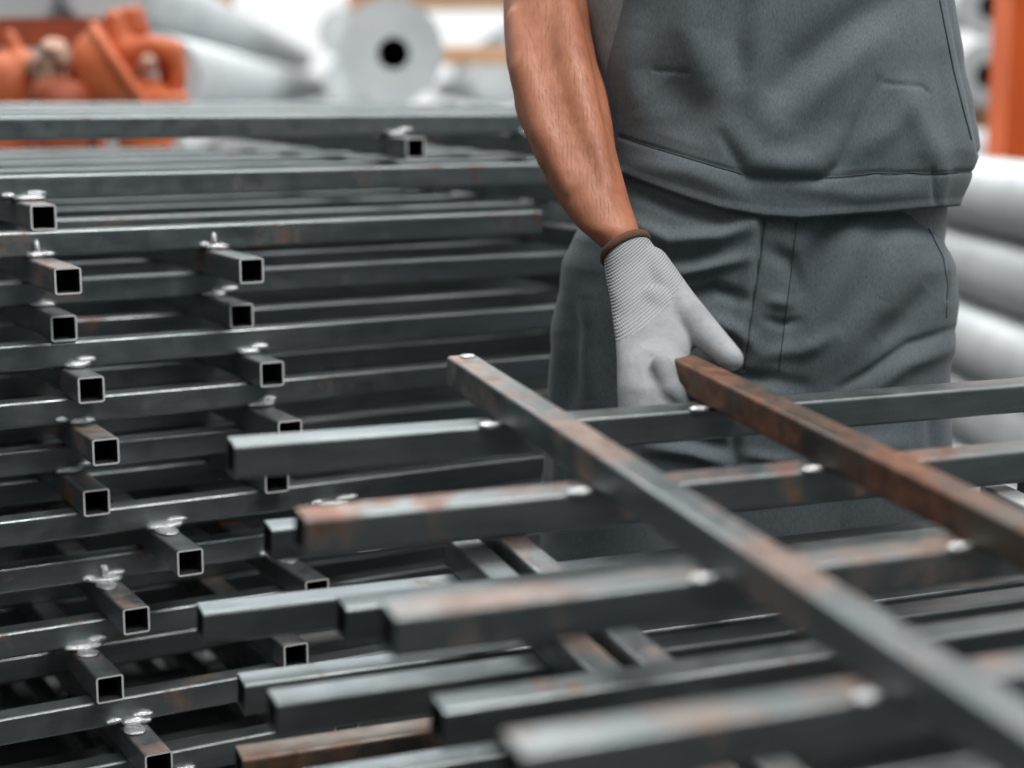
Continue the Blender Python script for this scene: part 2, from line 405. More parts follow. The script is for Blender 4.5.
FT = [  # trousers
    ([(765, 205), (762, 240), (755, 290), (748, 340), (744, 370)], 2.0, -3.2 * MM), ([(795, 220), (790, 260), (785, 310), (778, 380)], 1.6, -.9 * MM),
    ([(756, 215), (748, 280), (738, 350)], 7, 3 * MM),
    ([(630, 222), (670, 240), (720, 236), (750, 225)], 9, 6 * MM), ([(660, 262), (690, 260), (712, 252)], 6, -5 * MM), ([(672, 275), (705, 268), (745, 258)], 7, 5 * MM),
    ([(680, 300), (715, 290), (745, 300)], 8, -5 * MM), ([(640, 195), (680, 212), (730, 222)], 7, -4 * MM), ([(700, 315), (735, 330), (752, 345)], 9, 5 * MM),
    ([(770, 250), (790, 262), (800, 290)], 9, -4 * MM), ([(768, 320), (785, 326), (800, 322)], 5, -4 * MM), ([(770, 300), (790, 305)], 7, 3 * MM), ([(765, 355), (800, 350), (830, 335)], 9, 4 * MM),
    ([(835, 215), (815, 260), (795, 320), (780, 370)], 13, -6 * MM), ([(860, 230), (840, 280), (810, 340)], 16, 6 * MM), ([(920, 250), (890, 300), (840, 345), (800, 380)], 20, 4 * MM),
    ([(955, 330), (910, 345), (870, 372), (840, 388)], 5, -4.5 * MM), ([(950, 348), (905, 365), (870, 392)], 9, 4.5 * MM), ([(930, 290), (905, 320), (880, 340)], 14, -5 * MM),
    ([(910, 225), (890, 260), (880, 300)], 16, 4 * MM), ([(700, 370), (740, 378), (800, 385)], 9, -5 * MM),
    ([(565, 300), (575, 330), (570, 380), (560, 420)], 12, -6 * MM), ([(556, 300), (560, 350), (552, 400)], 8, 6 * MM), ([(590, 300), (585, 350), (588, 400)], 14, 5 * MM), ([(545, 420), (560, 450), (555, 520)], 8, 5 * MM),
    ([(640, 425), (690, 440), (730, 450)], 9, -5 * MM), ([(650, 448), (690, 452), (722, 462)], 8, 5 * MM), ([(733, 410), (735, 440), (736, 490)], 5, -7 * MM), ([(745, 455), (790, 462)], 6, 4 * MM),
    ([(810, 430), (850, 450), (900, 445)], 12, 4 * MM), ([(930, 400), (935, 460), (925, 520)], 7, -3 * MM),
    ([(929, 212), (940, 230), (947, 250), (950, 285), (949, 300)], 1.8, -1.8 * MM)]
FS = []
def wob(p, amp): return amp * (noise.noise(Vector((p.x * 9, p.z * 4.5, 3.1))) + .5 * noise.noise(Vector((p.x * 21, p.z * 11, 8.7))))
def garment_v(rows, ph, z, off, FL, amp, grow=1.):
    p = surf(rows, ph, z); n = nrm(rows, ph, z)
    h = off
    if p.y < YC + .03:
        q = proj(p.x, p.y, p.z); h += folds(q[0], q[1], FL) * grow
    return p + n * (h + wob(p, amp))
person = empty('person', Matrix.Translation(Vector((.28, YC, 0))), 'man in dark grey bib overalls lifting a steel frame with one gloved hand', 'person')
PINV = person.matrix_world.inverted()
def pobj(name, me, mats, parent=None, smooth=True):
    if parent is None: me.transform(PINV)
    else: me.transform(PINV)
    return obj(name, me, mats, parent or person, smooth=smooth)
def loft_faces(nr, nc, closed=True):
    f = []
    for i in range(nr - 1):
        for j in range(nc if closed else nc - 1):
            k = (j + 1) % nc
            f.append((i * nc + j, i * nc + k, (i + 1) * nc + k, (i + 1) * nc + j))
    return f
# trousers: one sheet of cloth, waist tube and two legs
def legs_axis(s, z):   # centre x, half width, half depth of a leg
    top = zs(500)
    l, r, b = interp(R_TRO, top); w = (r - l) / 4
    t = max(0, min(1, (top - z) / (top - .02)))
    cx = (l + r) / 2 + s * (w + .004 + .012 * t)
    return cx, w * (1 - .28 * t) * .985, (.124 - .032 * t)
NT = 400; tz = np.linspace(zs(148), zs(522), 230); V, Fc = [], []
for z in tz:
    for j in range(NT):
        # denser at the front
        u = j / NT; ph = (math.pi * (u / .68) if u < .68 else math.pi + math.pi * (u - .68) / .32)
        V.append(garment_v(R_TRO, ph, float(z), 0, FT, .0035))
Fc = loft_faces(len(tz), NT)
for s in (-1, 1):
    base = len(V); lz = np.linspace(zs(470), .05, 60); NL = 96
    for z in lz:
        cx, w, b = legs_axis(s, float(z))
        for j in range(NL):
            a = 2 * math.pi * j / NL; c_, s_ = math.cos(a), math.sin(a)
            p = Vector((cx + w * math.copysign(abs(c_) ** .85, c_), YC - b * math.copysign(abs(s_) ** .85, s_), float(z)))
            h = wob(p, .006) + .004 * math.sin(p.z * 40 + 3 * p.x) * max(0, 1 - p.z / .35)
            q = proj(p.x, p.y, p.z); h += folds(q[0], q[1], FT) if p.y < YC else 0
            V.append(p + Vector((c_, -s_, 0)) * h)
    Fc += [tuple(i + base for i in f) for f in loft_faces(len(lz), NL)]
trousers = pobj('trousers', mesh('trousers', V, Fc), M_OVER)
# T-shirt
NS = 120; sz = np.linspace(R_SHI[0][0], zs(290), 70)
V = [garment_v(R_SHI, 2 * math.pi * j / NS, float(z), 0, FS, .003) for z in sz for j in range(NS)]
Fc = loft_faces(len(sz), NS)
shirt_parts = (V, Fc)
# bib panel
BOT = [(560, 150), (598, 163), (622, 173), (650, 184), (680, 195), (720, 208), (765, 216), (800, 218), (840, 215), (880, 212), (920, 208), (958, 204), (990, 201)]
def lin(T, x):
    if x <= T[0][0]: return T[0][1]
    for a, b in zip(T, T[1:]):
        if x <= b[0]: return a[1] + (b[1] - a[1]) * (x - a[0]) / (b[0] - a[0])
    return T[-1][1]
LEFTE = [(-220, 700), (-120, 665), (-60, 646), (0, 629), (44, 618), (79, 607), (110, 600), (175, 570)]
def _edge(py, target):
    z = zs(py); lo, hi = .0, 1.5
    for _ in range(26):
        m = (lo + hi) / 2; p = surf(R_BIB, m, z)
        if proj(*p)[0] < target: lo = m
        else: hi = m
    return lo
LTAB = [(-220, _edge(-200, 686)), (-120, _edge(-120, 655)), (-60, _edge(-60, 638)), (0, _edge(0, 621)), (44, _edge(44, 612)), (79, _edge(79, 604))]
LTAB += [(110, LTAB[-1][1] * .6), (180, -.05)]
def bib_ph(u, z):
    py = 384 - F * ((YC * SP + (z - EYE) * CP) / (YC * CP - (z - EYE) * SP))
    L0 = lin(LTAB, py); R0 = math.pi + .02
    return L0 + (R0 - L0) * u
NU, NV = 260, 150; V = []; Ztop = zs(-190)
for i in range(NV):
    v = i / (NV - 1)
    for j in range(NU):
        u = j / (NU - 1); u = u * .9 + .1 * (.5 - .5 * math.cos(math.pi * u))
        key = round(u, 5)
        # bottom edge of this column
        if i == 0:
            lo, hi = zs(240), zs(100)
            for _ in range(18):
                m = (lo + hi) / 2; p = surf(R_BIB, bib_ph(u, m), m); q = proj(*p)
                if q[1] > lin(BOT, q[0]): lo = m
                else: hi = m
            if j == 0: bots = []
            bots.append(lo)
        z = Ztop + (bots[j] - Ztop) * v
        hem = 0.
        e = min(u, 1 - u) * (NU - 1)
        if e < 1.5: hem = .001
        if v > .985: hem += .0008
        V.append(garment_v(R_BIB, bib_ph(u, z), z, .003 + hem, FB, .0035))
bibm = mesh('bib', V, loft_faces(NV, NU, False))
bib = pobj('bib', bibm, M_OVER)
md = bib.modifiers.new('t', 'SOLIDIFY'); md.thickness = .0022; md.offset = 0; bake(bib)
from mathutils.bvhtree import BVHTree
def seam(name, garment, pts, w=.0008, step=3., lift=.0008, mat=None):
    """stitched line laid on the cloth"""
    bv = BVHTree.FromPolygons([v.co for v in garment.data.vertices], [tuple(p.vertices) for p in garment.data.polygons])
    path = []
    for a, b in zip(pts, pts[1:]):
        n_ = max(1, int(math.hypot(b[0] - a[0], b[1] - a[1]) / step))
        for i in range(n_): path.append((a[0] + (b[0] - a[0]) * i / n_, a[1] + (b[1] - a[1]) * i / n_))
    path.append(pts[-1]); hit = []
    o_ = PINV @ Vector((0, 0, EYE))
    for q in path:
        loc, nn_, _, _ = bv.ray_cast(o_, ray(*q).normalized())
        if loc is not None and loc.y < -.02: hit.append(loc + (nn_ if nn_.y < 0 else -nn_) * lift)
    V = []
    for i, p in enumerate(hit):
        d = (hit[min(i + 1, len(hit) - 1)] - hit[max(i - 1, 0)]).normalized(); sd = d.cross(Vector((0, -1, 0))).normalized(); up_ = Vector((0, -.0006, 0))
        V += [p - sd * w, p + up_, p + sd * w]
    o = obj(name, mesh(name, V, loft_faces(len(hit), 3, False)), mat or M_STITCH, garment); return o
seam('fly_seam', trousers, [(765, 222), (762, 250), (756, 290), (749, 335), (743, 372)], .0013)
seam('fly_stitching', trousers, [(797, 222), (792, 265), (786, 310), (779, 372)], .0005)
seam('pocket_stitching', trousers, [(921, 216), (932, 236), (943, 258), (947, 285), (946, 318)], .0006)
seam('waist_stitching', bib, [(632, 141), (660, 150), (690, 159), (720, 168), (742, 174)], .0006)
seam('waist_stitching', bib, [(826, 178), (876, 173), (935, 173), (958, 171)], .0006)
seam('hem_stitching', bib, [(939, 0), (945, 30), (953, 70), (963, 110), (971, 140)], .0009)
seam('hem_stitching', bib, [(640, 190), (680, 203), (720, 213), (765, 213), (800, 214), (880, 208), (940, 203)], .0005) if False else None
# braces over the shoulders
def strip(pts, w, t, nvec):
    V, Fc = [], []
    for i, p in enumerate(pts):
        d = (pts[min(i + 1, len(pts) - 1)] - pts[max(i - 1, 0)]).normalized(); sd = d.cross(nvec[i]).normalized()
        for a, b in ((-w, 0), (w, 0), (w, t), (-w, t)): V.append(p + sd * a + nvec[i] * b)
    return mesh('strap', V, loft_faces(len(pts), 4) + [(0, 1, 2, 3), tuple(len(V) - 1 - k for k in range(4))])
for sx in (-1, 1):
    xs_ = .28 + sx * .10
    pts = [Vector((xs_ - sx * .01, YC - .137, 1.44)), Vector((xs_, YC - .118, 1.51)), Vector((xs_, YC - .09, 1.565)), Vector((xs_, YC - .03, 1.598)), Vector((xs_ * .98 + .005, YC + .04, 1.585)), Vector((xs_ - sx * .02, YC + .11, 1.51)), Vector((xs_ - sx * .06, YC + .137, 1.36)), Vector((xs_ - sx * .08, YC + .14, 1.15))]
    nv = [Vector((0, -1, .1)), Vector((0, -1, .4)), Vector((0, -.7, .8)), Vector((0, 0, 1)), Vector((0, .5, .9)), Vector((0, 1, .4)), Vector((0, 1, 0)), Vector((0, 1, 0))]
    pobj('brace_strap', strip(pts, .019, .004, [n.normalized() for n in nv]), M_OVER)

# body : lofted limbs and trunk fused to one skin
def ring_loft(secs, n=28, cap=True):
    """secs: (centre, u half-axis vector, v half-axis vector)"""
    V = []
    for c, u, v in secs:
        for j in range(n):
            a = 2 * math.pi * j / n; V.append(c + u * math.cos(a) + v * math.sin(a))
    Fc = loft_faces(len(secs), n)
    if cap:
        Fc.append(tuple(range(n))[::-1]); Fc.append(tuple(len(V) - n + j for j in range(n)))
    return V, Fc
def capsule(a, b, ra, rb, n=16):
    a, b = Vector(a), Vector(b); d = (b - a).normalized(); s = d.orthogonal().normalized(); t = d.cross(s)
    secs = []
    for k in range(5):
        q = math.pi / 2 * k / 5; secs.append((a - d * ra * math.cos(q), s * ra * max(.02, math.sin(q)), t * ra * max(.02, math.sin(q))))
    secs.append((a, s * ra, t * ra)); secs.append((b, s * rb, t * rb))
    for k in range(1, 6):
        q = math.pi / 2 * (1 - k / 5); secs.append((b + d * rb * math.cos(q), s * rb * max(.02, math.sin(q)), t * rb * max(.02, math.sin(q))))
    return ring_loft(secs, n)
def ell(c, rx, ry, rz, rot=None, n=20):
    secs = []
    for k in range(13):
        q = math.pi * k / 12; r = max(.02, math.sin(q)); secs.append((Vector((0, 0, -math.cos(q) * rz)), Vector((rx * r, 0, 0)), Vector((0, ry * r, 0))))
    V, Fc = ring_loft(secs, n); R_ = rot or Matrix.Identity(3)
    return [Vector(c) + R_ @ v for v in V], Fc
class Build:
    def __init__(s): s.V, s.F = [], []
    def add(s, vf):
        b = len(s.V); s.V += vf[0]; s.F += [tuple(i + b for i in f) for f in vf[1]]; return s
    def mesh(s, name):
        bm = bmesh.new(); vs = [bm.verts.new(v) for v in s.V]
        for f in s.F:
            try: bm.faces.new([vs[i] for i in f])
            except ValueError: pass
        return bm_mesh(bm, name)
def chain(B, pts, rad):
    for i in range(len(pts) - 1): B.add(capsule(pts[i], pts[i + 1], rad[i], rad[i + 1]))
# right arm, read from its outline: (y, left, right, depth)
ARM = [(-165, 560, 655, 1.865, .058), (-120, 545, 640, 1.865, .056), (-70, 524, 612, 1.855, .053), (-30, 509, 598, 1.845, .050), (0, 503, 592, 1.835, .048), (30, 503.5, 591, 1.82, .049), (62, 506, 597, 1.80, .050), (90, 512, 606, 1.785, .049), (120, 523, 612, 1.77, .047),
       (150, 534, 616, 1.755, .043), (180, 546.5, 624, 1.74, .039), (205, 560, 631, 1.727, .035), (228, 578, 639, 1.715, .030), (250, 604, 643, 1.712, .0215), (275, 618, 650, 1.70, .018)]
def arm_secs(grow=0., y0=-1e9, y1=1e9):
    out = []
    for (y, l, r, d, th) in ARM:
        if not (y0 <= y <= y1): continue
        c = at_depth((l + r) / 2, y, d); hw = (r - l) / 2 * d / F * 1.0
        out.append((c, Vector((hw + grow, 0, .0)), Vector((0, th + grow, 0))))
    return out
B = Build()
B.add(ring_loft(arm_secs(), 36))
# muscle ridges of the forearm
def armp(px, y, fr):  # point on the arm front
    for a, b in zip(ARM, ARM[1:]):
        if a[0] <= y <= b[0]:
            t = (y - a[0]) / (b[0] - a[0]); d = a[3] + (b[3] - a[3]) * t; th = a[4] + (b[4] - a[4]) * t
            return at_depth(px, y, d - th * fr)
chain(B, [armp(520, 20, .45), armp(528, 70, .5), armp(545, 130, .55), armp(572, 190, .6)], [.016, .021, .019, .012])
chain(B, [armp(562, 5, .6), armp(570, 60, .72), armp(585, 120, .72), armp(607, 190, .62)], [.018, .022, .019, .011])
chain(B, [armp(520, 60, .2), armp(530, 110, .3), armp(548, 160, .35)], [.013, .016, .012])
chain(B, [armp(580, 60, .2), armp(594, 120, .3), armp(612, 180, .3)], [.012, .013, .010])
chain(B, [armp(556, 140, .9), armp(575, 175, .88), armp(592, 215, .8)], [.0035, .004, .004])
chain(B, [armp(590, 150, .80), armp(603, 185, .86), armp(612, 222, .82)], [.0035, .004, .004])
# trunk, other arm, neck, head, legs (inside the clothes or above the picture)
def tr(z, cx, a, b): return (Vector((cx, YC, z)), Vector((a, 0, 0)), Vector((0, b, 0)))
B.add(ring_loft([tr(.84, .28, .150, .095), tr(.95, .28, .165, .105), tr(1.06, .28, .150, .098), tr(1.2, .28, .155, .105), tr(1.38, .285, .170, .110), tr(1.5, .285, .165, .10), tr(1.57, .285, .10, .075), tr(1.62, .285, .062, .062)], 32))
SHL = at_depth(612, -150, 1.87); SHR = Vector((.285 + (.285 - SHL.x), YC, SHL.z))
chain(B, [Vector((.285, YC, 1.50)), Vector((SHL.x + .02, YC, SHL.z - .01))], [.075, .058])
chain(B, [Vector((.285, YC, 1.50)), Vector((SHR.x - .02, YC, SHR.z - .01))], [.075, .058])
EL = SHR + Vector((.20, -.02, .02)); WR = EL + Vector((-.12, -.10, .18))
chain(B, [SHR, SHR.lerp(EL, .5), EL], [.055, .050, .042]); chain(B, [EL, EL.lerp(WR, .35), WR], [.044, .046, .028])
HP = WR + Vector((-.06, -.02, .05)); chain(B, [WR, HP], [.026, .034])
for k in range(4):
    b0 = HP + Vector((-.012 + .002 * k, -.02 + .018 * k, .022)); chain(B, [b0, b0 + Vector((-.035, -.004, .022)), b0 + Vector((-.055, .0, .012))], [.010, .009, .008])
chain(B, [HP + Vector((.01, -.02, 0)), HP + Vector((-.01, -.045, .02)), HP + Vector((-.035, -.05, .03))], [.012, .011, .009])
HC = Vector((.285, YC - .015, 1.785))
B.add(capsule(Vector((.285, YC, 1.56)), HC + Vector((0, .0, -.05)), .062, .058))
B.add(ell(HC, .076, .098, .118)); B.add(ell(HC + Vector((0, -.03, -.06)), .058, .068, .062))
B.add(capsule(HC + Vector((0, -.097, .012)), HC + Vector((0, -.118, -.028)), .010, .015))
B.add(ell(HC + Vector((0, -.088, -.066)), .026, .010, .007)); B.add(ell(HC + Vector((0, -.088, .03)), .055, .012, .010))
for s in (-1, 1): B.add(ell(HC + Vector((s * .078, .012, -.01)), .010, .020, .032))
for s in (-1, 1):
    cx = .28 + s * .098
    chain(B, [Vector((cx, YC, .86)), Vector((cx + s * .01, YC, .50)), Vector((cx + s * .015, YC + .01, .12))], [.085, .058, .045])
    chain(B, [Vector((cx + s * .015, YC + .01, .06)), Vector((cx + s * .025, YC - .12, .045))], [.045, .035])
body = pobj('body', B.mesh('body'), M_SKIN); remeshed(body, .0042, 5, .5)
hr = random.Random(5); V, Fc = [], []
polys = [p for p in body.data.polygons]
for p in hr.sample(polys, len(polys)):
    c = person.matrix_world @ p.center; q = proj(*c)
    if not (498 < q[0] < 640 and -40 < q[1] < 222 and c.y < 1.9) or c.x > .24: continue
    if hr.random() > .4: continue
    nn_ = p.normal; L_ = hr.uniform(.007, .013)
    dn = Vector((.22 + hr.uniform(-.35, .35), -.15, -1 + hr.uniform(-.3, .3))); dn = (dn - nn_ * dn.dot(nn_)).normalized()
    sd = dn.cross(nn_).normalized() * .00013
    b0 = c; b1 = c + dn * L_ * .5 + nn_ * L_ * .2; b2 = c + dn * L_ + nn_ * L_ * .22; i0 = len(V)
    V += [b0 - sd, b0 + sd, b1 + sd * .7, b1 - sd * .7, b2]; Fc += [(i0, i0 + 1, i0 + 2, i0 + 3), (i0 + 3, i0 + 2, i0 + 4)]
ah = pobj('arm_hair', mesh('arm_hair', V, Fc), M_ARMHAIR); ah['kind'] = 'stuff'
# face, hair, boots
for s in (-1, 1):
    V, Fc = ell(HC + Vector((s * .031, -.082, .008)), .013, .010, .009); pobj('eye', mesh('eye', V, Fc), M_EYE)
V, Fc = ell(HC + Vector((0, .012, .022)), .083, .100, .112)
keep = [i for i, v in enumerate(V)]
hb = Build().add((V, Fc)).mesh('hair')
bm = bmesh.new(); bm.from_mesh(hb); bmesh.ops.bisect_plane(bm, geom=bm.verts[:] + bm.edges[:] + bm.faces[:], plane_co=HC + Vector((0, -.05, .06)), plane_no=Vector((0, -1, -.75)), clear_outer=True)
pobj('hair', bm_mesh(bm, 'hair'), M_HAIR)
for s in (-1, 1):
    cx = .28 + s * .113; bb = Build()
    bb.add(ring_loft([(Vector((cx, YC + .01, .20)), Vector((.062, 0, 0)), Vector((0, .068, 0))), (Vector((cx, YC + .005, .10)), Vector((.056, 0, 0)), Vector((0, .07, 0))), (Vector((cx, YC - .01, .02)), Vector((.058, 0, 0)), Vector((0, .09, 0)))], 24))
    bb.add(capsule(Vector((cx, YC + .02, .055)), Vector((cx + s * .012, YC - .155, .045)), .052, .044))
    bt = pobj('boot', bb.mesh('boot'), M_BOOT); remeshed(bt, .007, 4)
    o = box_mesh((cx - .056, YC - .205, .0), (cx + .058, YC + .085, .022), .012); pobj('boot_sole', o, M_SOLE, smooth=False)
# T-shirt with sleeves
B = Build(); V, Fc = shirt_parts; n0 = len(V)
capA = tuple(range(NS)); capB = tuple(n0 - NS + j for j in range(NS))
B.add((V, Fc + [capA[::-1], capB]))
sl = arm_secs(.010, -170, -60); sl.insert(0, (Vector((SHL.x + .03, YC, SHL.z + .03)), Vector((.045, 0, .02)), Vector((0, .06, 0)))); B.add(ring_loft(sl, 30))
dv = (EL - SHR).normalized(); B.add(capsule(SHR + Vector((-.04, 0, .01)), SHR.lerp(EL, .62), .068, .060))
shirt = pobj('t_shirt', B.mesh('t_shirt'), M_SHIRT); remeshed(shirt, .006, 3)
# fold of shirt hanging beside the bib under the arm
# ---------------------------------------------------------------- gloved hand
def T2(x, y, z): return (TR @ Vector((X2 + x, y, z)))          # held crossbar: x 0..S across, y along, z 0..S
wr = at_depth(628, 246, 1.70)
HAND = [(604, 262, 647, 236, 1.703, .028), (606, 279, 662, 256, 1.685, .031), (609, 296, 675, 277, 1.663, .033), (613, 316, 690, 300, 1.642, .033), (616, 339, 694, 329, 1.622, .034), (617, 361, 690, 356, 1.602, .034), (617, 386, 686, 385, 1.590, .033), (618, 408, 684, 408, 1.584, .032), (620, 428, 680, 428, 1.584, .024)]
def hand_secs():
    out = []
    for i, (lx, ly, rx, ry, d, th) in enumerate(HAND):
        tl = (0, .02, .035, .03, .02, .01, 0, 0, 0)[i]
        a = at_depth(lx, ly, d + tl * .3); b = at_depth(rx, ry, d + tl)
        c = (a + b) / 2; u = (b - a) / 2; ax = Vector((.3, -.15, -.95)) if i < 3 else Vector((0, -.1, -1))
        v = u.cross(ax).normalized() * th
        if i < 3: v = Vector(((.009, .027, -.011), (.006, .030, -.007), (.002, .033, -.003))[i])
        out.append((c, u, v))
    return out
B = Build()
HS = hand_secs(); B.add(ring_loft(HS, 32))
# thumb: metacarpal along the upper right edge, tip on the crossbar's far side
th = [at_depth(650, 266, 1.695), at_depth(677, 304, 1.660), at_depth(705, 333, 1.612), at_depth(731, 359, 1.572)]
chain(B, th, [.021, .0205, .0165, .0125])
B.add(capsule(at_depth(655, 305, 1.655), at_depth(685, 338, 1.632), .020, .015))
# four fingers closing round the crossbar from its left side
for k, (yy, l1, rad) in enumerate(((.056, 1., .0118), (.077, 1.08, .0122), (.097, 1.02, .0118), (.115, .86, .0105))):
    o = rad + .001
    a = T2(-.016 + .004 * k, yy + .012, S - .004); b = T2(-o + .001 * k, yy, .006); c = T2(.006, yy - .004, -o); d = T2(S * .8 + .002 * l1, yy - .002, -o + .001); e = T2(S + o, yy, .006)
    chain(B, [a, b, c, d, e], [rad - .001, rad, rad, rad * .95, rad * .85])
glove = pobj('glove', B.mesh('glove'), [M_COAT, M_RIB]); remeshed(glove, .0026, 5, .5)
gm = glove.data; gm.materials.clear(); gm.materials.append(M_COAT); gm.materials.append(M_RIB)
RIBL = [(590, 352), (616, 343), (640, 330), (668, 306), (678, 290), (700, 250)]
for p in gm.polygons:
    c = person.matrix_world @ p.center; q = proj(c.x, c.y, c.z); p.material_index = 1 if q[1] < lin(RIBL, q[0]) else 0
# brown hem of the cuff
V = []
c_, u_, v_ = HS[0]
sm = [c_ + u_ * 1.035 * math.cos(2 * math.pi * i / 48) + v_ * 1.06 * math.sin(2 * math.pi * i / 48) for i in range(48)]
for i, p in enumerate(sm):
    d = (sm[(i + 1) % len(sm)] - sm[i - 1]).normalized(); s_ = d.orthogonal().normalized()
    ax = Vector((.35, -.2, -.9)); s_ = (ax - d * ax.dot(d)).normalized(); t_ = d.cross(s_)
    for j in range(8):
        a = 2 * math.pi * j / 8; V.append(p + s_ * .0042 * math.cos(a) + t_ * .0022 * math.sin(a))
Fc = [(i * 8 + j, i * 8 + (j + 1) % 8, ((i + 1) % len(sm)) * 8 + (j + 1) % 8, ((i + 1) % len(sm)) * 8 + j) for i in range(len(sm)) for j in range(8)]
hem = obj('cuff_hem', mesh('cuff_hem', V, Fc), M_BROWNHEM, glove, smooth=True); hem.data.transform(PINV)

# ---------------------------------------------------------------- background
def lathe(prof, n=40, ax='Y'):
    """prof: (r, h) along the axis, closed loop when first==last"""
    V = []
    for r, h in prof:
        for j in range(n):
            a = 2 * math.pi * j / n; V.append(Vector((r * math.cos(a), h, r * math.sin(a))))
    return V, loft_faces(len(prof), n)
def pole_mesh(r, L, taper=.8, wall=.008):
    r2 = r * taper
    return [(r - wall, .0), (r, 0), (r2, L), (r2 - wall, L)]
AZ = math.atan2(-112 / F, 1)
def add_pole(X0, Y0, z, r, L, label, group, flange=None, taper=.8):
    """galvanised pole whose near end is at world Y0"""
    yaw = -AZ
    t = empty('galvanised_pole', Matrix.Translation(Vector((X0, Y0, z))) @ Matrix.Rotation(yaw, 4, 'Z'), label, 'pole', group)
    V, Fc = lathe(pole_mesh(r, L, taper)); mi = [0] * len(Fc)
    o = obj('shaft', mesh('shaft', V, Fc, mi), M_GALV, t, smooth=True)
    V, Fc = lathe([(r - .0085, .004), (r * taper - .0085, L - .004)]); obj('bore', mesh('bore', V, Fc), M_GALVD, t, smooth=True)
    V, Fc = lathe([(.0005, L - .03), (r * taper - .0085, L - .03)]); obj('end_cap', mesh('end_cap', V, Fc), M_GALV, t)
    if not flange:
        V, Fc = lathe([(.0005, .006), (r - .008, .006)]); obj('end_cap', mesh('end_cap', V, Fc), M_GALV, t)
    if flange:
        fr, hole, hx, hz = flange
        n = 48; V = []; 
        for h in (-.018, 0.):
            for rr, cx, cz in ((fr, 0, 0), (hole, hx, hz)):
                for j in range(n):
                    a = 2 * math.pi * j / n; V.append(Vector((cx + rr * math.cos(a), h, cz + rr * math.sin(a))))
        Fc = []
        for j in range(n):
            k = (j + 1) % n
            Fc += [(j, k, n + k, n + j), (2 * n + j, 3 * n + j, 3 * n + k, 2 * n + k), (j, 2 * n + j, 2 * n + k, k), (n + j, n + k, 3 * n + k, 3 * n + j)]
        obj('flange', mesh('flange', V, Fc), M_GALV, t)
    return t
# right-hand rack of poles, one above the other against the orange upright
rows_r = ['top', 'second', 'third', 'fourth', 'fifth']
for k in range(5):
    rad = (.085, .0835, .0838, .0838, .0838)[k]; z = .975 - .168 * k
    xo = 1.36 + (.0, .012, -.01, .01, .0)[k]
    add_pole(xo + .07 * 2.2 * -1, 2.2, z, rad, 6.5, f'long pale galvanised pole right of the man, {rows_r[k]} of the column of poles', 'poles right of the man', None, 1.)
up = empty('orange_upright', Matrix.Translation(Vector((1.205, 4.05, 0))), 'orange steel upright behind the pale poles at the right edge', 'upright')
obj('flange_plate', box_mesh((0, 0, 0), (.012, .16, 2.3), .002), M_ORANGEU, up); obj('flange_plate', box_mesh((.15, 0, 0), (.162, .16, 2.3), .002), M_ORANGEU, up)
obj('web', box_mesh((.012, .07, 0), (.15, .082, 2.3), .002), M_ORANGEU, up); obj('foot_plate', box_mesh((-.06, -.04, 0), (.222, .2, .015), .003), M_TRESTLE, up)
obj('lug', box_mesh((-.004, -.012, 1.46), (.03, .006, 1.52), .006), M_BOLT, up)
for k, (z, s) in enumerate(((1.50, 'upper'), (1.27, 'lower'))):
    add_pole(1.62, 5.7, z, .075, 5, f'grey pole with flanged open end beside the orange upright, {s} of the two', 'flanged poles by the upright', (.112, .045, .0, -.005))
obj_b = empty('timber_trestle', Matrix.Translation(Vector((1.62, 6.0, 0))), 'timber stand carrying the flanged poles by the orange upright', 'stand')
obj('top_bar', box_mesh((-.2, -.06, 1.08), (.2, .06, 1.19)), M_TIMBER, obj_b)
for s in (-.15, .15): obj('leg', box_mesh((s - .04, -.05, 0), (s + .04, .05, 1.08)), M_TIMBER, obj_b)
# left-hand store of poles behind the tall stack
names = ['leftmost'] + [w + ' from the left' for w in ('second', 'third', 'fourth', 'fifth', 'sixth', 'seventh', 'eighth', 'ninth', 'tenth')]
for k in range(10):
    add_pole(-2.05 + .235 * k, 3.95, 1.02 + .008 * (k % 3), .112, 11, f'thick pale galvanised pole behind the tall stack, {names[k]} in the lower layer', 'lower layer of poles')
for k, (x, y, r) in enumerate(((-2.23, 3.75, .105), (-1.99, 3.8, .105), (-1.75, 3.75, .105), (-1.51, 3.75, .105), (-1.275, 3.75, .105), (-1.05, 3.85, .10), (-.835, 3.95, .10), (-.60, 6.2, .10), (-.05, 6.2, .095), (.18, 6.7, .10))):
    add_pole(x, y, 1.246, r, 11 - (y - 3.7) * .8, f'pale galvanised pole behind the tall stack, {names[k]} in the middle layer', 'middle layer of poles')
for k, (x, y) in enumerate(((-2.1, 3.9), (-1.87, 3.9), (-1.63, 3.9), (-1.4, 3.95), (-1.17, 3.9), (-.945, 3.9), (-.70, 6.9), (.06, 7.6), (.3, 8))):
    add_pole(x, y, 1.452, .10, 8, f'pale galvanised pole behind the tall stack, {names[k]} in the top layer', 'top layer of poles')
add_pole(-.325, 4.5, 1.315, .088, 6.2, 'pale pole with round flanged end and dark hole facing the camera', 'flanged poles', (.140, .043, .006, -.005))
def beam(name, label, lo, hi, M=M_TIMBER, rotz=0., loc=(0, 0, 0), cat='timber'):
    o = obj(name, box_mesh(lo, hi, .008), M, None, loc, (0, 0, rotz)); return tag(o, label, cat)
beam('timber_bearer', 'tan timber bearer between the pale poles near the man\'s elbow', (-.28, -.05, -.03), (.35, .05, .03), loc=(.02, 5.75, 1.335), rotz=-.1)
beam('timber_bearer', 'peach timber beam lying across the pole store behind the flanged pole', (-.9, -.06, -.05), (.9, .06, .05), loc=(.05, 8.6, 1.68), rotz=-.1)
beam('timber_bearer', 'tan timber block on top of the pole store above the orange castings', (-.16, -.08, -.06), (.16, .08, .06), loc=(-1.35, 7.2, 1.62), rotz=.15)
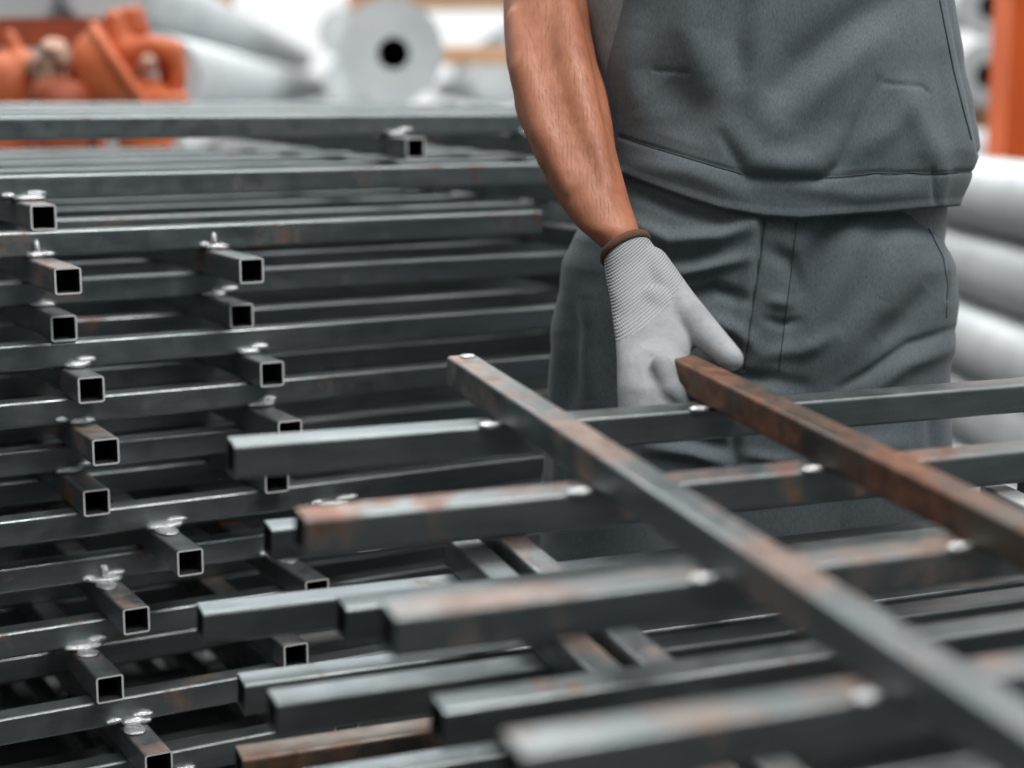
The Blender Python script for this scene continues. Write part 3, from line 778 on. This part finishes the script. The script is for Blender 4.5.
ts = empty('pole_rack', Matrix.Translation(Vector((-1.0, 6.0, 0))), 'steel rack carrying the pale poles behind the tall stack', 'rack')
for y in (-1.4, 2.6):
    obj('top_bar', box_mesh((-1.4, y - .06, .82), (1.3, y + .06, .902)), M_TRESTLE, ts)
    for x in (-1.2, 1.1): obj('leg', box_mesh((x - .04, y - .04, 0), (x + .04, y + .04, .82)), M_TRESTLE, ts)
# orange castings on a pale stillage behind the stack
YO = 3.5
def po(px, py, dy=0.): return at_y(px, py, YO + dy)
zt = po(100, 172).z
st = empty('steel_table', Matrix.Translation(Vector((-1.0, YO + .05, 0))), 'pale steel table under the orange castings', 'table')
obj('top', box_mesh((-.45, -.24, zt - .04), (.40, .3, zt), .004), M_GALV, st)
for x in (-.38, .33):
    for y in (-.20, .26): obj('leg', box_mesh((x - .025, y - .025, 0), (x + .025, y + .025, zt - .04)), M_GALV, st)
def rm_obj(name, B, mat, parent, Mw, vox=.006, sm=3):
    me = B.mesh(name); me.transform(Mw.inverted()); o = obj(name, me, mat, parent, smooth=True); remeshed(o, vox, sm); return o
def disc(c, nrm_, r, t, hole=0.):
    nrm_ = nrm_.normalized(); s = nrm_.orthogonal().normalized(); u = nrm_.cross(s)
    return ring_loft([(c - nrm_ * t, s * r * .94, u * r * .94), (c - nrm_ * t * .6, s * r, u * r), (c + nrm_ * t * .6, s * r, u * r), (c + nrm_ * t, s * r * .94, u * r * .94)], 40)
# big casting with a broad plate, yoke and foot
c0 = po(112, 75); Mw = Matrix.Translation(Vector((c0.x, c0.y, zt)))
t = empty('orange_casting', Mw, 'largest orange iron casting with a slanting bell and looped yoke', 'casting', 'orange castings')
PXM = YO / F
nn = Vector((.80, .12, .50)).normalized(); s1 = nn.orthogonal().normalized(); u1 = nn.cross(s1); rc = po(121, 68, -.02)
B = Build(); B.add(ring_loft([(rc + nn * h, s1 * r, u1 * r) for r, h in ((.01, -.108), (.05, -.10), (.078, -.078), (.094, -.045), (.10, -.008), (.108, -.006), (.108, .008), (.10, .010), (.01, .010))], 48)); rm_obj('bell', B, M_ORANGE, t, Mw, .005, 2)
B = Build()
chain(B, [po(122, 82, .05), po(124, 50, .05), po(116, 22, .05)], [.045, .04, .028])
chain(B, [po(128, 52, .03), po(150, 46, .03), po(172, 52, .03), po(178, 72, .03), po(176, 98, .03)], [.03, .024, .028, .02, .018])
chain(B, [po(130, 50, .08), po(165, 50, .09), po(172, 90, .09)], [.03, .025, .022])
rm_obj('yoke', B, M_ORANGE, t, Mw)
B = Build(); chain(B, [po(118, 30, .05), po(124, 14, .05), po(138, 12, .05), po(142, 30, .05)], [.016, .014, .014, .018]); chain(B, [po(131, 14, .05), po(133, 32, .05)], [.018, .02]); rm_obj('loop', B, M_ORANGE, t, Mw)
B = Build(); chain(B, [po(112, 101, -.03), po(180, 101, -.03)], [.018, .02]); chain(B, [po(112, 101, .08), po(180, 101, .08)], [.018, .02]); chain(B, [po(180, 101, -.03), po(180, 101, .08)], [.02, .02]); chain(B, [po(146, 104, .02), po(146, 140, .02)], [.06, .06]); rm_obj('foot', B, M_ORANGE, t, Mw)
B = Build(); B.add(disc(po(148, 64, -.015), Vector((.2, -1, .1)), .02, .02)); B.add(disc(po(148, 64, -.035), Vector((.2, -1, .1)), .010, .012)); rm_obj('bolt', B, M_BOLT, t, Mw, .004, 1)
# left casting
c0 = po(10, 80); Mw = Matrix.Translation(Vector((c0.x, c0.y, zt)))
t = empty('orange_casting', Mw, 'rounded orange casting with a horn, at the left border', 'casting', 'orange castings')
B = Build(); B.add(ell(po(8, 85), .065, .07, .07)); B.add(ell(po(24, 78), .04, .05, .06)); chain(B, [po(22, 70), po(14, 50), po(10, 36)], [.03, .02, .014]); chain(B, [po(10, 100), po(10, 136)], [.06, .06]); rm_obj('shell', B, M_ORANGE, t, Mw)
B = Build(); B.add(disc(po(36, 66, -.05), Vector((.5, -.8, .2)), .022, .012)); B.add(disc(po(40, 64, -.06), Vector((.5, -.8, .2)), .012, .02)); rm_obj('bolt', B, M_BOLT, t, Mw, .004, 1)
# middle casting
c0 = po(62, 95); Mw = Matrix.Translation(Vector((c0.x, c0.y - .03, zt)))
t = empty('orange_casting', Mw, 'low orange casting with rusty nuts between the two larger castings', 'casting', 'orange castings')
B = Build(); B.add(ell(po(55, 98, -.10), .05, .05, .05)); B.add(ell(po(76, 98, -.10), .03, .04, .035)); chain(B, [po(62, 105, -.10), po(62, 138, -.10)], [.055, .055]); rm_obj('shell', B, M_ORANGED, t, Mw)
B = Build(); chain(B, [po(48, 62, -.10), po(46, 80, -.10)], [.022, .024]); B.add(disc(po(54, 48, -.10), Vector((.1, -.5, .8)), .026, .012)); chain(B, [po(54, 60, -.09), po(56, 80, -.09)], [.02, .02]); B.add(disc(po(63, 58, -.11), Vector((.4, -.8, .2)), .018, .012)); rm_obj('nut', B, M_BOLT, t, Mw, .005, 1)
# brown channel behind them
c0 = po(40, 42, .16)
o = tag(obj('steel_channel', (lambda bm: (box(bm, (-.16, -.05, -.012), (.15, .05, .0)), box(bm, (-.16, -.05, 0), (.15, -.04, .05)), box(bm, (-.16, .04, 0), (.15, .05, .05)), box(bm, (-.15, -.03, -(c0.z - zt)), (-.10, .03, -.012)), box(bm, (.08, -.03, -(c0.z - zt)), (.13, .03, -.012)), bm_mesh(bm, 'channel'))[-1])(bmesh.new()), M_ORANGED, None, c0 - Vector((0, 0, .02)), (0, 0, -.05)), 'red-brown steel channel lying behind the orange castings', 'channel')
o.location.z = c0.z

fl = obj('floor', mesh('floor', [(-9, -2, 0), (9, -2, 0), (9, 6.4, 0), (-9, 6.4, 0)], [(0, 1, 2, 3)]), M_FLOOR); fl['kind'] = 'structure'
M_YARD = plain('yard_concrete', (.42, .43, .43), .9, 0, (.55, .56, .555), 1.5, .2)
fl = obj('ground_yard', mesh('ground', [(-14, 6.4, 0), (14, 6.4, 0), (14, 40, 0), (-14, 40, 0)], [(0, 1, 2, 3)]), M_YARD); fl['kind'] = 'structure'

# ---------------------------------------------------------------- light
w = bpy.data.worlds.new('World'); sc.world = w; w.use_nodes = True; n = w.node_tree.nodes; l = w.node_tree.links
bg = n['Background']; tc = nd(n, 'ShaderNodeTexCoord'); sp = nd(n, 'ShaderNodeSeparateXYZ'); l.new(tc.outputs['Generated'], sp.inputs[0])
# pale overcast daylight over the yard ahead, dim hall behind the camera
yv = nd(n, 'ShaderNodeMapRange'); yv.inputs[1].default_value = -.6; yv.inputs[2].default_value = .9; xm = nd(n, 'ShaderNodeMath', operation='MULTIPLY_ADD'); xm.inputs[1].default_value = .5; l.new(sp.outputs['X'], xm.inputs[0]); l.new(sp.outputs['Y'], xm.inputs[2]); l.new(xm.outputs[0], yv.inputs[0])
cr = ramp(n, l, yv.outputs[0], [(0., (.036, .068, .076)), (.35, (.07, .105, .114)), (.62, (.5, .54, .555)), (.85, (.98, 1.02, 1.04)), (1., (1.1, 1.12, 1.12))])
zv = nd(n, 'ShaderNodeMapRange'); zv.inputs[1].default_value = -.2; zv.inputs[2].default_value = .01; l.new(sp.outputs['Z'], zv.inputs[0])
hv = nd(n, 'ShaderNodeMapRange'); hv.inputs[1].default_value = .35; hv.inputs[2].default_value = .8; hv.inputs[4].default_value = .8; l.new(sp.outputs['Z'], hv.inputs[0])
l.new(mixc(n, l, hv.outputs[0], mixc(n, l, zv.outputs[0], (.12, .13, .135), cr), (1.32, 1.27, 1.23)), bg.inputs['Color']); bg.inputs['Strength'].default_value = 1.0
def area(name, loc, target, size, power, color):
    L = bpy.data.lights.new(name, 'AREA'); L.shape = 'RECTANGLE'; L.size, L.size_y = size; L.energy = power; L.color = color
    o = bpy.data.objects.new(name, L); COL.objects.link(o); o.location = loc
    o.rotation_euler = (Vector(target) - Vector(loc)).to_track_quat('-Z', 'Y').to_euler(); return o
area('overhead_key', (.95, .75, 3.4), (.3, 1.9, 1.0), (1.4, 1.0), 85, (1., .97, .93))  # added key lamp, out of view, brightening the man's front
area('overhead_rear_fill', (-.6, 4.6, 3.9), (-.3, 2.6, .9), (3.0, 1.5), 75, (.95, .98, 1.))  # added lamp, out of view, lighting the stack from above and behind
area('yard_daylight', (-.2, 5.0, 4.5), (-.3, 7., 1.0), (5, 4), 140, (1., .99, .97))

# ---------------------------------------------------------------- camera
cam = bpy.data.cameras.new('Camera'); co = bpy.data.objects.new('Camera', cam); COL.objects.link(co); sc.camera = co
co.location = (0, 0, EYE); co.rotation_euler = (math.pi / 2 - PITCH, 0, 0)
cam.sensor_fit = 'HORIZONTAL'; cam.sensor_width = 36; cam.lens = F / 1024 * 36; cam.clip_start = .05
cam.dof.use_dof = True; cam.dof.focus_distance = 1.70; cam.dof.aperture_fstop = 2.2; cam.dof.aperture_blades = 0
vs = sc.view_settings; sc.display_settings.display_device = 'sRGB'; vs.view_transform = 'Standard'; vs.look = 'None'; vs.exposure = 0.; vs.gamma = 1.; vs.use_curve_mapping = False
